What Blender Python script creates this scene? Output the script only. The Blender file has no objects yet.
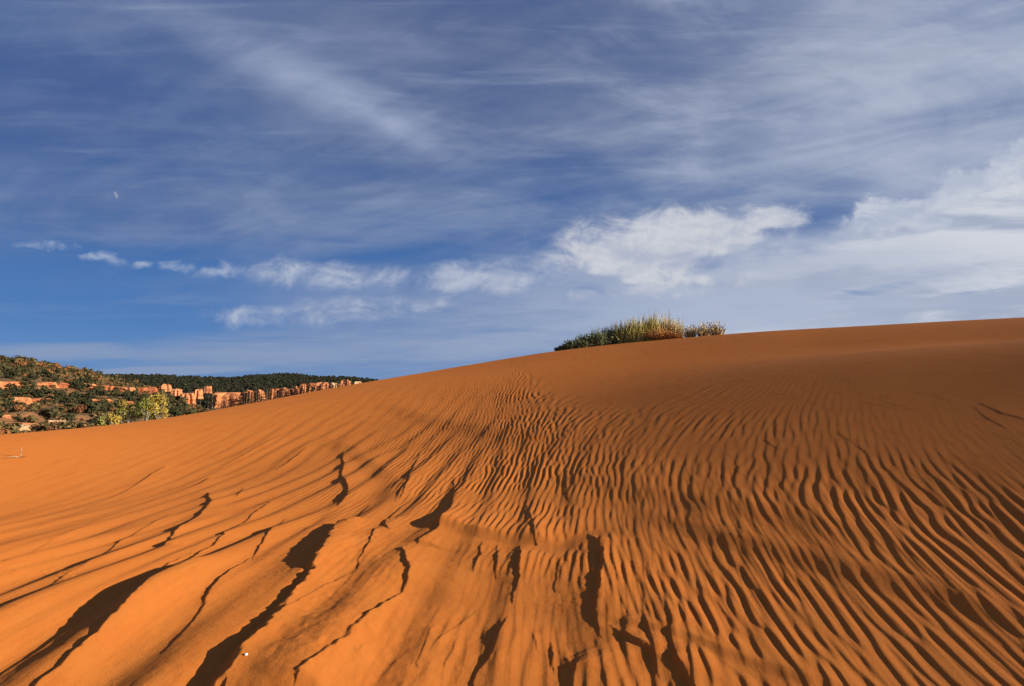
import bpy, bmesh, math, random
import numpy as np

random.seed(7)
RNG = np.random.default_rng(11)
R = math.radians
scene = bpy.context.scene
COL = scene.collection

# ------------------------------------------------------------------ photograph geometry
F, CX, CY = 600.0, 512.0, 343.0
PITCH = R(6.37)
CP, SP = math.cos(PITCH), math.sin(PITCH)

def pix_dir(px, py):
    u = (np.asarray(px, float) - CX) / F
    v = (CY - np.asarray(py, float)) / F
    return u, CP - v * SP, v * CP + SP           # x, y, z of the sight line

def project(x, y, z):
    fy = np.maximum(y * CP + z * SP, 1e-3)
    v = (z * CP - y * SP) / fy
    return CX + F * x / fy, CY - F * v

SUN_AZ, SUN_EL = R(104), R(15.8)                 # azimuth measured from +Y towards +X
EXPOSURE = 1.75

def S(t):
    t = np.clip(t, 0, 1)
    return t * t * (3 - 2 * t)

def softplus(t):
    return np.where(t > 30, t, np.log1p(np.exp(np.minimum(t, 30))))

# ------------------------------------------------------------------ periodic noise tiles
def spectral_tile(n, beta, seed, kmin=1.0):
    r = np.random.default_rng(seed)
    k = np.fft.fftfreq(n) * n
    kk = np.hypot(k[:, None], k[None, :])
    amp = np.where(kk >= kmin, 1.0 / np.maximum(kk, 1.0) ** beta, 0)
    t = np.fft.ifft2(amp * np.exp(2j * np.pi * r.random((n, n)))).real
    return (t / t.std()).astype(np.float32)

def sample(tile, fx, fy):
    n, m = tile.shape
    ix = np.floor(fx); iy = np.floor(fy)
    ax = (fx - ix).astype(np.float32); ay = (fy - iy).astype(np.float32)
    ix = ix.astype(np.int64) % n; iy = iy.astype(np.int64) % m
    jx = (ix + 1) % n; jy = (iy + 1) % m
    return ((tile[ix, iy] * (1 - ax) + tile[jx, iy] * ax) * (1 - ay)
            + (tile[ix, jy] * (1 - ax) + tile[jx, jy] * ax) * ay)

NLOW = spectral_tile(256, 2.2, 1)                # soft large noise
NMID = spectral_tile(512, 1.5, 2)
NFIN = spectral_tile(512, 1.0, 3, 8)

def nlow(x, y, scale):  return sample(NLOW, x / scale * 32, y / scale * 32)
def nmid(x, y, scale):  return sample(NMID, x / scale * 32, y / scale * 32)
def nfin(x, y, scale):  return sample(NFIN, x / scale * 32, y / scale * 32)

def ripple_tile(lam, cell, n, seed, bw=0.16, ang=0.14):
    """complex band-pass noise: its phase is a train of ripples with natural Y-junctions"""
    r = np.random.default_rng(seed)
    k = np.fft.fftfreq(n, cell)
    ku, kv = np.meshgrid(k, k, indexing='ij')
    k0 = 1.0 / lam
    g = np.exp(-((ku - k0) / (bw * k0)) ** 2 - (kv / (ang * k0)) ** 2)
    g[ku <= 0] = 0
    t = np.fft.ifft2(g * np.exp(2j * np.pi * r.random((n, n))))
    t /= np.abs(t).mean()
    return t.real.astype(np.float32), t.imag.astype(np.float32)

def ripples(tile, cell, u, v, p):
    re = sample(tile[0], u / cell, v / cell); im = sample(tile[1], u / cell, v / cell)
    ph = np.mod(np.arctan2(im, re) / (2 * np.pi), 1.0)
    h = np.where(ph < p, .5 - .5 * np.cos(np.pi * ph / p), .5 + .5 * np.cos(np.pi * (ph - p) / (1 - p)))
    a = 1.15 * np.tanh(1.15 * np.hypot(re, im))
    return (h - .42) * a

# ------------------------------------------------------------------ the dune as a height field
SKY_PX = [(-260, 452), (-120, 446), (0, 434.5), (50, 431), (100, 426.5), (170, 418), (240, 405.5), (300, 394), (350, 385),
          (385, 379), (430, 371.5), (480, 363), (540, 353), (600, 345.5), (680, 338), (760, 331.5), (860, 326), (940, 321.5),
          (1024, 317), (1150, 311), (1300, 306)]
_d = [pix_dir(*p) for p in SKY_PX]
SKY_TH = np.array([math.atan2(d[0], d[1]) for d in _d])
SKY_EL = np.array([d[2] / math.hypot(d[0], d[1]) for d in _d])
TH = np.linspace(-math.pi, math.pi, 2881)
_t = np.interp(TH, SKY_TH, SKY_EL)
_k = np.exp(-np.linspace(-2.5, 2.5, 41) ** 2); _k /= _k.sum()
TARGET = np.convolve(np.pad(_t, 20, mode='edge'), _k, 'valid')
CORR = np.zeros_like(TH)
_kw = np.exp(-np.linspace(-2.3, 2.3, 321) ** 2); _kw /= _kw.sum()
RC = np.convolve(np.pad(np.interp(TH, [-1.2, -.72, -.2, .25, .72, 1.3], [17, 18, 21, 22, 14.5, 13]), 160, mode='edge'), _kw, 'valid')

def raw_macro(x, y):
    rr = np.hypot(x, y)
    x0 = -1.15 + 1.75 * (1 - S((rr - 2.8) / 3.0)); w, a1 = 2.1, 0.268; a0 = -.22 + .25 * S((rr - 3.4) / 6)
    A = a0 * x + (a1 - a0) * w * (softplus((x - x0) / w) - np.log1p(np.exp(-x0 / w)))
    r = np.hypot(x, y); th = np.arctan2(x, y)
    z = -1.3 + 0.155 * (y - 3.0) + A * (.66 + .24 * S((x - .3) / 1.6) * (1 - S((r - 2.6) / 3.6)) + .38 * S((r - 2.6) / 3.6) - .80 * S((r - 7.5) / 6.5))
    # gentle swells lying across the slope
    z = z + 0.05 * nlow(x + 3, y * 1.3 + 5, 9.0) * S((r - 2) / 6)
    rc = np.interp(th, TH, RC)
    z = z - 0.36 * 4.0 * softplus((r - rc) / 4.0)
    return z, r, th

def macro(x, y):
    z, r, th = raw_macro(x, y)
    z = z + np.minimum(r, 45.0) * np.interp(th, TH, CORR) * S((r - 4.5) / 13.0)
    # valley floor behind the dune
    zp = -4.6 + 0.25 * nlow(x, y, 120.0) + np.clip((r - 120) / 500, 0, 1) * 2.0
    k = 1.6
    back = S((-y - 2) / 20)
    z = zp + k * softplus((z - zp) / k)
    return z * (1 - back) + np.maximum(zp, -3.5) * back

_rr = np.linspace(5, 46, 260)
_k2 = np.exp(-np.linspace(-2.2, 2.2, 81) ** 2); _k2 /= _k2.sum()
for _ in range(12):
    X = np.sin(TH)[:, None] * _rr; Y = np.cos(TH)[:, None] * _rr
    m = (macro(X, Y) / _rr).max(axis=1)
    CORR += np.where(np.abs(TH) < 1.35, (TARGET - m), 0) * 1.0
    CORR = np.convolve(np.pad(CORR, 40, mode='edge'), _k2, 'valid')

def ground_hit(px, py, f=None):
    """where the sight line through a pixel of the photograph meets the smooth dune"""
    dx, dy, dz = pix_dir(px, py)
    t = 1.5 + 0 * dx; f = f or macro
    for _ in range(4000):
        z = f(np.array([dx * t]), np.array([dy * t]))[0]
        gap = dz * t - z
        if gap < 0.002 or t > 60: break
        t += max(gap * (0.5 if f is macro else 1.2), 0.002)
    return dx * t, dy * t

# amplitude charts, rows top to bottom of the slope as seen in the photograph
GX = np.array([0, 128, 256, 384, 512, 640, 768, 896, 1024.])
GY = np.array([320, 360, 400, 440, 480, 520, 560, 600, 640, 686.])
A1 = np.array([
    [0, 0, 0, 0, 0, 0, 0, 0, 0],
    [0, 0, 0, .05, .60, .42, .06, .0, .0],
    [0, 0, .04, .25, .90, .70, .11, .03, .02],
    [0, .02, .08, .42, .95, 1.0, .40, .10, .18],
    [0, .03, .10, .38, .95, 1.0, 1.0, .90, 1.0],
    [0, .03, .10, .35, .85, 1.0, 1.0, 1.0, 1.0],
    [0, 0, .05, .36, .75, .90, 1.0, 1.0, 1.0],
    [0, 0, .03, .22, .55, .95, 1.1, 1.1, 1.1],
    [0, 0, 0, .15, .40, .75, 1.1, 1.2, 1.2],
    [0, 0, 0, .12, .32, .55, .85, 1.0, 1.1]])
A2 = np.array([
    [0, 0, 0, 0, 0, 0, 0, 0, 0],
    [0, 0, 0, 0, 0, 0, 0, 0, 0],
    [0, 0, .1, .2, .2, .1, 0, 0, 0],
    [0, .1, .35, .55, .4, .2, .1, 0, 0],
    [.05, .30, .65, .85, .6, .3, .2, .2, .2],
    [.2, .6, .85, .95, .7, .5, .4, .4, .4],
    [.7, 1.1, 1.0, .9, .9, .8, .6, .5, .5],
    [.9, .8, .7, .8, 1.1, .9, .6, .5, .5],
    [.8, .7, .6, .9, 1.3, 1.1, .7, .5, .5],
    [.7, .6, .6, 1.0, 1.4, 1.2, .8, .6, .5]])

def chart(A, px, py):
    fx = np.clip(np.interp(px, GX, np.arange(len(GX))), 0, len(GX) - 1.001)
    fy = np.clip(np.interp(py, GY, np.arange(len(GY))), 0, len(GY) - 1.001)
    i = fx.astype(int); j = fy.astype(int); a = S(fx - i); b = S(fy - j)
    return ((A[j, i] * (1 - a) + A[j, i + 1] * a) * (1 - b) + (A[j + 1, i] * (1 - a) + A[j + 1, i + 1] * a) * b)

# wind-cut scarps: crest points (pixels of the photograph, far to near) with the width of the shadow each one throws
SCARPS = [
    [(339, 526, 14), (326, 555, 24), (312, 583, 24), (287, 619, 30), (265, 651, 48), (242, 686, 62), (225, 710, 62)],
    [(288, 516, 0), (272, 533, 6), (258, 555, 7), (252, 562, 2)],
    [(249, 562, 3), (222, 587, 11), (211, 600, 10), (197, 623, 5), (179, 648, 3), (158, 672, 0)],
    [(271, 503, 3), (251, 517, 4), (229, 533, 6), (215, 545, 8), (193, 558, 12), (172, 576, 20), (154, 596, 24), (125, 621, 26), (107, 638, 24), (82, 660, 20), (52, 686, 16), (30, 704, 14)],
    [(196, 552, 0), (170, 566, 6), (154, 580, 15), (125, 600, 18), (100, 617, 14), (65, 636, 9), (30, 657, 6), (-10, 680, 4)],
    [(208, 493, 3), (211, 504, 7), (201, 517, 7), (179, 531, 9), (165, 547, 6)],
    [(172, 513, 0), (150, 526, 3), (124, 540, 5), (107, 551, 3), (86, 565, 2), (66, 576, 3), (36, 598, 2), (0, 612, 2)],
    [(167, 467, 3), (154, 474, 3), (129, 490, 2), (100, 503, 1), (72, 515, 1), (0, 544, 0)],
    [(211, 478, 3), (199, 485, 4), (172, 494, 1.5), (107, 517, 1.5), (54, 540, 1.5), (0, 565, 1)],
    [(285, 434, 1), (272, 440, 2), (251, 452, 3), (222, 467, 2), (190, 480, 0)],
    [(306, 448, 2), (292, 460, 4), (279, 469, 2)],
    [(245, 488, 2), (238, 497, 3)],
    [(343, 453, 3), (344, 464, 8), (342, 475, 8), (347, 486, 14), (347, 496, 11), (338, 507, 3)],
    [(411, 498, 1), (396, 512, 4), (385, 523, 6), (387, 534, 4)],
    [(454, 478, 2), (452, 500, 7), (451, 511, 9), (443, 524, 12), (440, 534, 14), (421, 547, 8)],
    [(402, 555, 4), (411, 576, 16), (410, 588, 14), (403, 600, 5), (387, 618, 16), (371, 635, 19), (355, 653, 18), (347, 667, 16), (327, 686, 16), (300, 712, 14)],
    [(357, 578, 2), (329, 595, 4), (300, 617, 4), (280, 632, 2)],
    [(370, 505, 2), (352, 522, 3), (345, 530, 2)],
    [(376, 533, 3), (371, 547, 6), (361, 565, 5), (357, 575, 2)],
    [(505, 624, 3), (498, 645, 12), (488, 671, 11), (479, 679, 7), (474, 692, 8)],
    [(589, 536, 3), (600, 544, 15), (604, 557, 20), (603, 573, 20), (601, 590, 19), (595, 612, 17), (597, 632, 9), (599, 641, 2)],
    [(564, 558, 2), (558, 574, 6), (555, 593, 3)],
    [(519, 549, 3), (520, 564, 13), (519, 583, 9), (514, 604, 5)],
    [(527, 507, 3), (533, 530, 7), (535, 547, 3)],
    [(480, 546, 2), (478, 560, 6), (472, 574, 4)],
    [(496, 548, 2), (497, 562, 7), (494, 580, 3)],
    [(612, 634, 4), (623, 641, 15), (635, 648, 22), (648, 653, 24), (656, 665, 16), (658, 678, 3)],
    [(668, 660, 4), (677, 668, 14), (684, 676, 16), (694, 690, 12)],
    [(551, 650, 4), (553, 662, 12), (553, 671, 5)],
    [(570, 668, 5), (577, 674, 16), (576, 692, 16)],
    [(533, 637, 1), (536, 650, 4), (537, 657, 1)],
    [(456, 650, 2), (452, 664, 5), (446, 674, 2)],
    [(478, 612, 1), (466, 625, 2.5), (440, 650, 3), (432, 662, 1)],
    [(365, 668, 2), (360, 676, 3), (352, 679, 1)],
    [(430, 640, 2), (424, 660, 4), (415, 682, 3)],
    [(838, 432, 1), (850, 440, 2.5), (866, 452, 1)],
    [(982, 404, 2), (1004, 414, 4), (1030, 420, 3)],
    [(880, 400, 1), (900, 406, 1.5), (915, 410, 1)],
    [(975, 408, 1), (990, 420, 3), (1008, 428, 1)],
    [(765, 440, 2), (772, 446, 3), (780, 450, 1)],
    [(560, 470, 1), (566, 486, 4), (568, 500, 2)],
    [(420, 455, 2), (412, 472, 6), (405, 492, 5), (400, 500, 1)],
    [(404, 486, 1), (398, 496, 5), (394, 502, 1)],
]
# smooth wind-polished shelves that cross the ripples (pixels, half-width in pixels)
SHELVES = [([(425, 532), (470, 541), (520, 551), (560, 552), (600, 536)], 7, .85),
           ([(420, 590), (470, 595), (520, 606), (560, 612), (600, 640)], 22, .9),
           ([(690, 528), (740, 546), (790, 556), (850, 574), (910, 590), (960, 606)], 6, .75),
           ([(350, 455), (372, 480), (385, 500)], 16, .95),
           ([(450, 500), (520, 492), (600, 500), (660, 520)], 6, .5),
           ([(690, 640), (740, 668), (800, 690)], 10, .6)]

def poly_dist(px, py, pts):
    best = np.full(px.shape, 1e9)
    for (a, b) in zip(pts[:-1], pts[1:]):
        dx, dy = b[0] - a[0], b[1] - a[1]; L2 = dx * dx + dy * dy
        t = np.clip(((px - a[0]) * dx + (py - a[1]) * dy) / L2, 0, 1)
        best = np.minimum(best, np.hypot(px - a[0] - t * dx, py - a[1] - t * dy))
    return best

CELL = 0.010
T1 = ripple_tile(0.075, CELL, 2048, 21, .36, .15)
T2 = ripple_tile(0.33, 0.025, 1024, 22, .34, .24)
TF = ripple_tile(0.055, CELL, 2048, 27, .36, .13)
T5 = ripple_tile(0.17, CELL, 1024, 28, .45, .30)
T4 = ripple_tile(0.58, 0.025, 1024, 25, .35, .16)
T3 = ripple_tile(0.055, CELL, 2048, 23, .40, .10)

# low ledges: crest line (pixels, left/far to right/near), drop in metres, width of the lee face, length of the back
LEDGES = [([(428, 520), (445, 527), (480, 537), (520, 545), (560, 550), (590, 546)], .034, .16, .35),
          ([(660, 512), (690, 528), (740, 545), (800, 559), (863, 579), (950, 604), (1030, 630), (1100, 655)], .032, .22, .5),
          ([(585, 618), (610, 631), (642, 640), (684, 651), (767, 672), (850, 692), (920, 712)], .018, .06, .30),
          ([(320, 440), (345, 450), (372, 474), (398, 512)], .02, .30, .5),
          ([(560, 470), (640, 486), (720, 500), (800, 520), (900, 545), (1030, 590)], .022, .35, .5),
          ([(395, 400), (440, 420), (500, 432), (580, 440)], .02, .6, .8)]

def ledge_height(x, y):
    h = np.zeros_like(x)
    wx = x + .10 * nlow(x, y, 1.6) + .035 * nlow(x, y, .45) + .012 * nmid(x, y, .5); wy = y + .12 * nlow(y, x, 1.5) + .05 * nlow(y, x, .4)
    for pts, H, wl, Lr in LEDGES:
        P = [ground_hit(*p) for p in pts]
        bd = np.full(len(x), 1e9); bs = np.ones(len(x)); be = np.zeros(len(x))
        n = len(P) - 1
        for i in range(n):
            (ax, ay), (bx, by) = P[i], P[i + 1]
            dx, dy = bx - ax, by - ay; L2 = dx * dx + dy * dy
            tr = ((wx - ax) * dx + (wy - ay) * dy) / L2; t = np.clip(tr, 0, 1)
            d = np.hypot(wx - ax - t * dx, wy - ay - t * dy)
            c = dx * (wy - ay) - dy * (wx - ax)
            b = d < bd
            e = (i + t) / n
            bd = np.where(b, d, bd); bs = np.where(b, np.where(c > 0, 1., -1.), bs); be = np.where(b, e, be)
        s = bd * bs
        (ax, ay), (bx, by) = P[0], P[-1]
        be = ((wx - ax) * (bx - ax) + (wy - ay) * (by - ay)) / ((bx - ax) ** 2 + (by - ay) ** 2)
        taper = S(be / .2) * S((1 - be) / .2)
        h += H * taper * np.where(s >= 0, np.exp(-(np.maximum(s, 0) / Lr) ** 1.4), 1 - S(-s / wl))
    return h

def scarp_height(x, y):
    h = np.zeros_like(x)
    for k, sc in enumerate(SCARPS):
        P = []
        for (px, py, w) in sc:
            gx, gy = ground_hit(px, py)
            e = 0.05
            a = (macro(np.array([gx + e]), np.array([gy]))[0] - macro(np.array([gx - e]), np.array([gy]))[0]) / (2 * e)
            P.append((gx, gy, max(w, .3) * (1.45 if k == 0 else 1.12 if k in (3, 4) else 1.4 if k in (5, 6, 7, 8, 9) else (.85 if k == 12 else 1.15)) / F * gy * max(math.tan(SUN_EL) - a, .08) * 1.0))
        P = np.array(P)
        m = np.nonzero((x > P[:, 0].min() - 2.2) & (x < P[:, 0].max() + 2.2) & (y > P[:, 1].min() - 1.5) & (y < P[:, 1].max() + 1.5))[0]
        if not len(m): continue
        wob = .017 * nmid(x[m] + k, y[m], .9) + .009 * nfin(x[m], y[m] + k, .8)
        xx = x[m] + wob * min(1.0, .25 + 11 * P[:, 2].max()); yy = y[m] + .4 * wob
        bd = np.full(len(m), 1e9); bs = np.ones(len(m)); bh = np.zeros(len(m)); bend = np.zeros(len(m)); wsum = np.zeros(len(m))
        n = len(P) - 1
        for i in range(n):
            ax, ay, ah = P[i]; bx, by, bhh = P[i + 1]
            dx, dy = bx - ax, by - ay; L2 = dx * dx + dy * dy + 1e-9
            tr = ((xx - ax) * dx + (yy - ay) * dy) / L2
            t = np.clip(tr, 0, 1)
            qx, qy = xx - ax - t * dx, yy - ay - t * dy
            d = np.hypot(qx, qy)
            over = np.zeros(len(m))
            if i == 0: over = np.maximum(over, np.maximum(-tr, 0) * math.sqrt(L2))
            if i == n - 1: over = np.maximum(over, np.maximum(tr - 1, 0) * math.sqrt(L2))
            c = dx * (yy - ay) - dy * (xx - ax)          # far-to-near: sunlit side is on the +x hand
            sgn = np.where(c * np.sign(-1) < 0, 1., -1.)
            b = d < bd
            bd = np.where(b, d, bd); bs = np.where(b, sgn, bs)
            wgt = (d + .015) ** -6.0
            bh += wgt * (ah + (bhh - ah) * t); bend += wgt * over; wsum += wgt
        H = bh / wsum; bend = bend / wsum
        s = bd * bs
        wl = .010 + H * .80
        Lr = .16 + 4.2 * H
        q = np.maximum(-s, 0)
        foot = .44 * (1 - S(q / wl)) + .56 * np.exp(-q / (4.4 * H + .012))
        prof = np.where(s >= 0, np.exp(-(np.maximum(s, 0) / Lr) ** 1.35), foot)
        h[m] += 1.30 * H * prof * np.exp(-(bend / (.02 + .8 * H)) ** 2)
    return h

def dune_height(x, y):
    z = macro(x, y)
    r = np.hypot(x, y)
    px, py = project(x, y, z)
    front = S((y - .3) / 1.0)
    px = np.where(y > .3, px, CX + np.sign(x) * 600); py = np.where(y > .3, py, 700)
    near = 1 - S((r - 22) / 9)
    # ripples run up the slope, bending to the right on the right flank
    yb = np.clip(y - 2.8, 0, 3.4)
    bend = (.052 * yb ** 2 + .354 * np.clip(y - 6.2, 0, 10)) * S((x + .2) / 4.2)
    u0 = x - .07 * y - .13 * S((x - .1) / 4.0) * (y - 2.4) - bend
    u = u0 + .075 * nlow(x, y * .55, 2.4) + .030 * nlow(x, y * .7, .9) + .007 * nlow(x, y, .4)
    v = y + .1 * x
    shelf = np.ones_like(x)
    for pts, hw, dep in SHELVES:
        d = poly_dist(px + 6 * nmid(x, y, 1.5), py + 4 * nmid(y, x, 1.2), pts)
        shelf *= 1 - dep * (1 - S((d - hw * .5) / (hw * .9)))
    patch = np.clip(.90 + .32 * nlow(x * 1.2, y * .7, 2.2) + .28 * nlow(x, y, .7) + .26 * nlow(y, x, .28), .08, 1.8)
    a1 = chart(A1, px, py) * shelf * patch
    coarse = np.maximum(S((px - 560 - 25 * nlow(x, y, 1.4)) / 170), S((py - 585) / 60))
    z = z + near * a1 * (.0084 * coarse * ripples(T1, CELL, u, v, .29) + .0062 * (1 - coarse) * ripples(TF, CELL, u, v, .33))
    a3 = np.clip(chart(A1, px, py) * .60 + chart(A2, px, py) * .10, 0, .8) * np.clip(.5 + .5 * nlow(x, y, 1.1), 0, 1.2)
    z = z + near * .0052 * a3 * ripples(T3, CELL, u0 + .03 * nlow(x, y * .6, 1.0), v, .3)
    a2 = chart(A2, px, py) * np.clip(.7 + .45 * nlow(x + 7, y, 2.8), 0, 1.5)
    z = z + near * .021 * a2 * ripples(T2, .025, u0 + .16 * nlow(x, y * .4, 3.5), v * .7, .34)
    a4 = S((py - 490) / 90) * (1 - S((px - 380) / 140))
    z = z + near * .044 * a4 * ripples(T4, .025, u0 + .12 * nlow(x, y * .4, 3.0), v * .6, .42) * np.clip(.75 + .4 * nlow(x, y, 2.), .1, 1.5)
    a5 = S((py - 575) / 50) * S((px - 310) / 70) * (1 - S((px - 600) / 110)) * np.clip(.3 + .7 * nlow(x, y, .9), 0, 1.6)
    z = z + .0062 * a5 * ripples(T5, CELL, u0 - .25 * y + .03 * nmid(x, y, .8), v, .22)
    z = z + (scarp_height(x, y) + ledge_height(x, y)) * near
    # crusty crumbs of damp sand low on the slope
    cr = S((py - 500) / 90) * S((px - 200) / 200) * (1 - S((px - 760) / 180))
    for bx, by, br in ((60, 572, 22), (20, 580, 20), (240, 482, 18), (30, 458, 12), (10, 500, 14), (395, 530, 16)):
        cr = np.maximum(cr, .8 * np.exp(-((px - bx) / br) ** 2 - ((py - by) / (br * .5)) ** 2))
    c = nfin(x, y, .42)
    z = z + .0032 * cr * np.maximum(c - .3, 0) * np.clip(nlow(x, y, 1.3), 0, 1.5)
    z = z + (.0006 + .0013 * cr) * nmid(x, y, .35) * near
    return z

# ------------------------------------------------------------------ small build helpers
def link(o, parent=None):
    COL.objects.link(o)
    if parent is not None: o.parent = parent
    return o

def mesh_obj(name, verts, faces, mats, parent=None, smooth=False, mat_idx=None):
    me = bpy.data.meshes.new(name)
    me.from_pydata([tuple(v) for v in verts], [], [tuple(f) for f in faces])
    for m in (mats if isinstance(mats, (list, tuple)) else [mats]): me.materials.append(m)
    if mat_idx is not None: me.polygons.foreach_set('material_index', np.asarray(mat_idx, np.int32))
    if smooth: me.polygons.foreach_set('use_smooth', np.ones(len(me.polygons), bool))
    me.update()
    return link(bpy.data.objects.new(name, me), parent)

def grid_obj(name, X, Y, Z, mat, smooth=True):
    n, m = X.shape
    co = np.stack([X, Y, Z], -1).reshape(-1, 3).astype(np.float32)
    idx = np.arange(n * m).reshape(n, m)
    q = np.stack([idx[:-1, :-1], idx[1:, :-1], idx[1:, 1:], idx[:-1, 1:]], -1).reshape(-1, 4).astype(np.int32)
    me = bpy.data.meshes.new(name)
    me.vertices.add(len(co)); me.vertices.foreach_set('co', co.ravel())
    me.loops.add(q.size); me.loops.foreach_set('vertex_index', q.ravel())
    me.polygons.add(len(q)); me.polygons.foreach_set('loop_start', np.arange(0, q.size, 4, dtype=np.int32))
    me.update(calc_edges=True)
    if smooth: me.polygons.foreach_set('use_smooth', np.ones(len(q), bool))
    me.materials.append(mat)
    return link(bpy.data.objects.new(name, me))

def tag(o, label=None, cat=None, group=None, kind=None):
    if label: o['label'] = label
    if cat: o['category'] = cat
    if group: o['group'] = group
    if kind: o['kind'] = kind
    return o

def empty(name, loc, label, cat, group=None, rz=0):
    o = bpy.data.objects.new(name, None)
    o.empty_display_size = .2
    link(o); o.location = loc; o.rotation_euler = (0, 0, rz)
    return tag(o, label, cat, group)

# ------------------------------------------------------------------ node helper
class NT:
    def __init__(s, tree): s.t = tree
    def node(s, kind, **props):
        n = s.t.nodes.new(kind)
        for k, v in props.items(): setattr(n, k, v)
        return n
    def put(s, sock, val):
        if isinstance(val, bpy.types.NodeSocket): s.t.links.new(val, sock)
        else: sock.default_value = val
    def m(s, op, a, b=None, c=None, clamp=False):
        n = s.node('ShaderNodeMath', operation=op, use_clamp=clamp)
        s.put(n.inputs[0], a)
        if b is not None: s.put(n.inputs[1], b)
        if c is not None: s.put(n.inputs[2], c)
        return n.outputs[0]
    def add(s, a, b): return s.m('ADD', a, b)
    def sub(s, a, b): return s.m('SUBTRACT', a, b)
    def mul(s, a, b): return s.m('MULTIPLY', a, b)
    def div(s, a, b): return s.m('DIVIDE', a, b)
    def mx(s, a, b): return s.m('MAXIMUM', a, b)
    def mn(s, a, b): return s.m('MINIMUM', a, b)
    def ss(s, x, lo, hi, a=0., b=1.):
        n = s.node('ShaderNodeMapRange', interpolation_type='SMOOTHSTEP', clamp=True)
        s.put(n.inputs[0], x); s.put(n.inputs[1], lo); s.put(n.inputs[2], hi); s.put(n.inputs[3], a); s.put(n.inputs[4], b)
        return n.outputs[0]
    def xyz(s, x, y, z):
        n = s.node('ShaderNodeCombineXYZ'); s.put(n.inputs[0], x); s.put(n.inputs[1], y); s.put(n.inputs[2], z); return n.outputs[0]
    def sep(s, v):
        n = s.node('ShaderNodeSeparateXYZ'); s.put(n.inputs[0], v); return n.outputs
    def noise(s, vec, scale, detail=5., rough=.55, dist=0., lac=2.0):
        n = s.node('ShaderNodeTexNoise'); s.put(n.inputs['Vector'], vec)
        n.inputs['Scale'].default_value = scale; n.inputs['Detail'].default_value = detail
        n.inputs['Roughness'].default_value = rough; n.inputs['Distortion'].default_value = dist; n.inputs['Lacunarity'].default_value = lac
        return n.outputs['Fac']
    def mix(s, f, a, b, blend='MIX'):
        n = s.node('ShaderNodeMix', data_type='RGBA', blend_type=blend)
        s.put(n.inputs[0], f)
        for sock, v in ((n.inputs[6], a), (n.inputs[7], b)):
            s.put(sock, v if isinstance(v, bpy.types.NodeSocket) else (*v, 1))
        return n.outputs[2]

def material(name):
    m = bpy.data.materials.new(name); m.use_nodes = True
    nt = NT(m.node_tree); b = m.node_tree.nodes['Principled BSDF']
    b.inputs['Roughness'].default_value = .9
    b.inputs['Specular IOR Level'].default_value = .15
    return m, nt, b

def simple(name, c1, c2, scale=6., rough=.9, spec=.1, subsurf=None):
    m, nt, b = material(name)
    co = nt.node('ShaderNodeTexCoord').outputs['Object']
    oi = nt.node('ShaderNodeObjectInfo').outputs['Random']
    f = nt.noise(co, scale, 4.)
    f = nt.ss(nt.add(f, nt.mul(nt.sub(oi, .5), .35)), .32, .68)
    nt.put(b.inputs['Base Color'], nt.mix(f, c1, c2))
    b.inputs['Roughness'].default_value = rough; b.inputs['Specular IOR Level'].default_value = spec
    return m

# ------------------------------------------------------------------ materials
def make_sand():
    m, nt, b = material('red_sand')
    co = nt.node('ShaderNodeTexCoord').outputs['Object']
    broad = nt.noise(co, .35, 4.)
    mid = nt.noise(co, 5., 5., .6)
    grain = nt.noise(co, 420., 3., .7)
    c = nt.mix(nt.ss(broad, .35, .65), (.392, .117, .0198), (.418, .127, .0228))
    c = nt.mix(nt.ss(mid, .35, .7, 0, .5), c, (.40, .102, .0165))
    sx, sy, sz = nt.sep(co)
    strk = nt.noise(nt.xyz(nt.mul(sx, 14.), nt.mul(sy, 1.6), nt.mul(sz, 3.)), 1., 6., .65, .3)
    c = nt.mix(nt.ss(strk, .48, .72, 0, .55), c, (.30, .078, .0135))
    c = nt.mix(nt.ss(grain, .3, .75, 0, .55), c, (.33, .088, .016))
    nt.put(b.inputs['Base Color'], c)
    b.inputs['Roughness'].default_value = .95; b.inputs['Specular IOR Level'].default_value = .05
    b.inputs['Diffuse Roughness'].default_value = .5
    bump = nt.node('ShaderNodeBump'); bump.inputs['Strength'].default_value = .45; bump.inputs['Distance'].default_value = .005
    nt.put(bump.inputs['Height'], nt.add(nt.mul(grain, .5), nt.noise(co, 90., 4., .65)))
    nt.put(b.inputs['Normal'], bump.outputs[0])
    return m

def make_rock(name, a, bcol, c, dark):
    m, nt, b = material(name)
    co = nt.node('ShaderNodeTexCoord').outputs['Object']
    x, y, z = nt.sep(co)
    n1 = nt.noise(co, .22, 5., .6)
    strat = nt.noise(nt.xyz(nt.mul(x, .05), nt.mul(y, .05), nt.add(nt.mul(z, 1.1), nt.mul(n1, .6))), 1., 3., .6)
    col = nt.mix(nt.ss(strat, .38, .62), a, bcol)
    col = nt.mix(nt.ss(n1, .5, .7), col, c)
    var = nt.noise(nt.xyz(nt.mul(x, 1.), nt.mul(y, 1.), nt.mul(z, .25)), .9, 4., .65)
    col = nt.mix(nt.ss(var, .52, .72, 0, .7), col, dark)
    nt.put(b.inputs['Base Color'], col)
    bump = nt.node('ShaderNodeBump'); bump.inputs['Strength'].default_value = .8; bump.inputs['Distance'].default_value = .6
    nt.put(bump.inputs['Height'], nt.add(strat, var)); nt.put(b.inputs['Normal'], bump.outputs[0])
    return m

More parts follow.
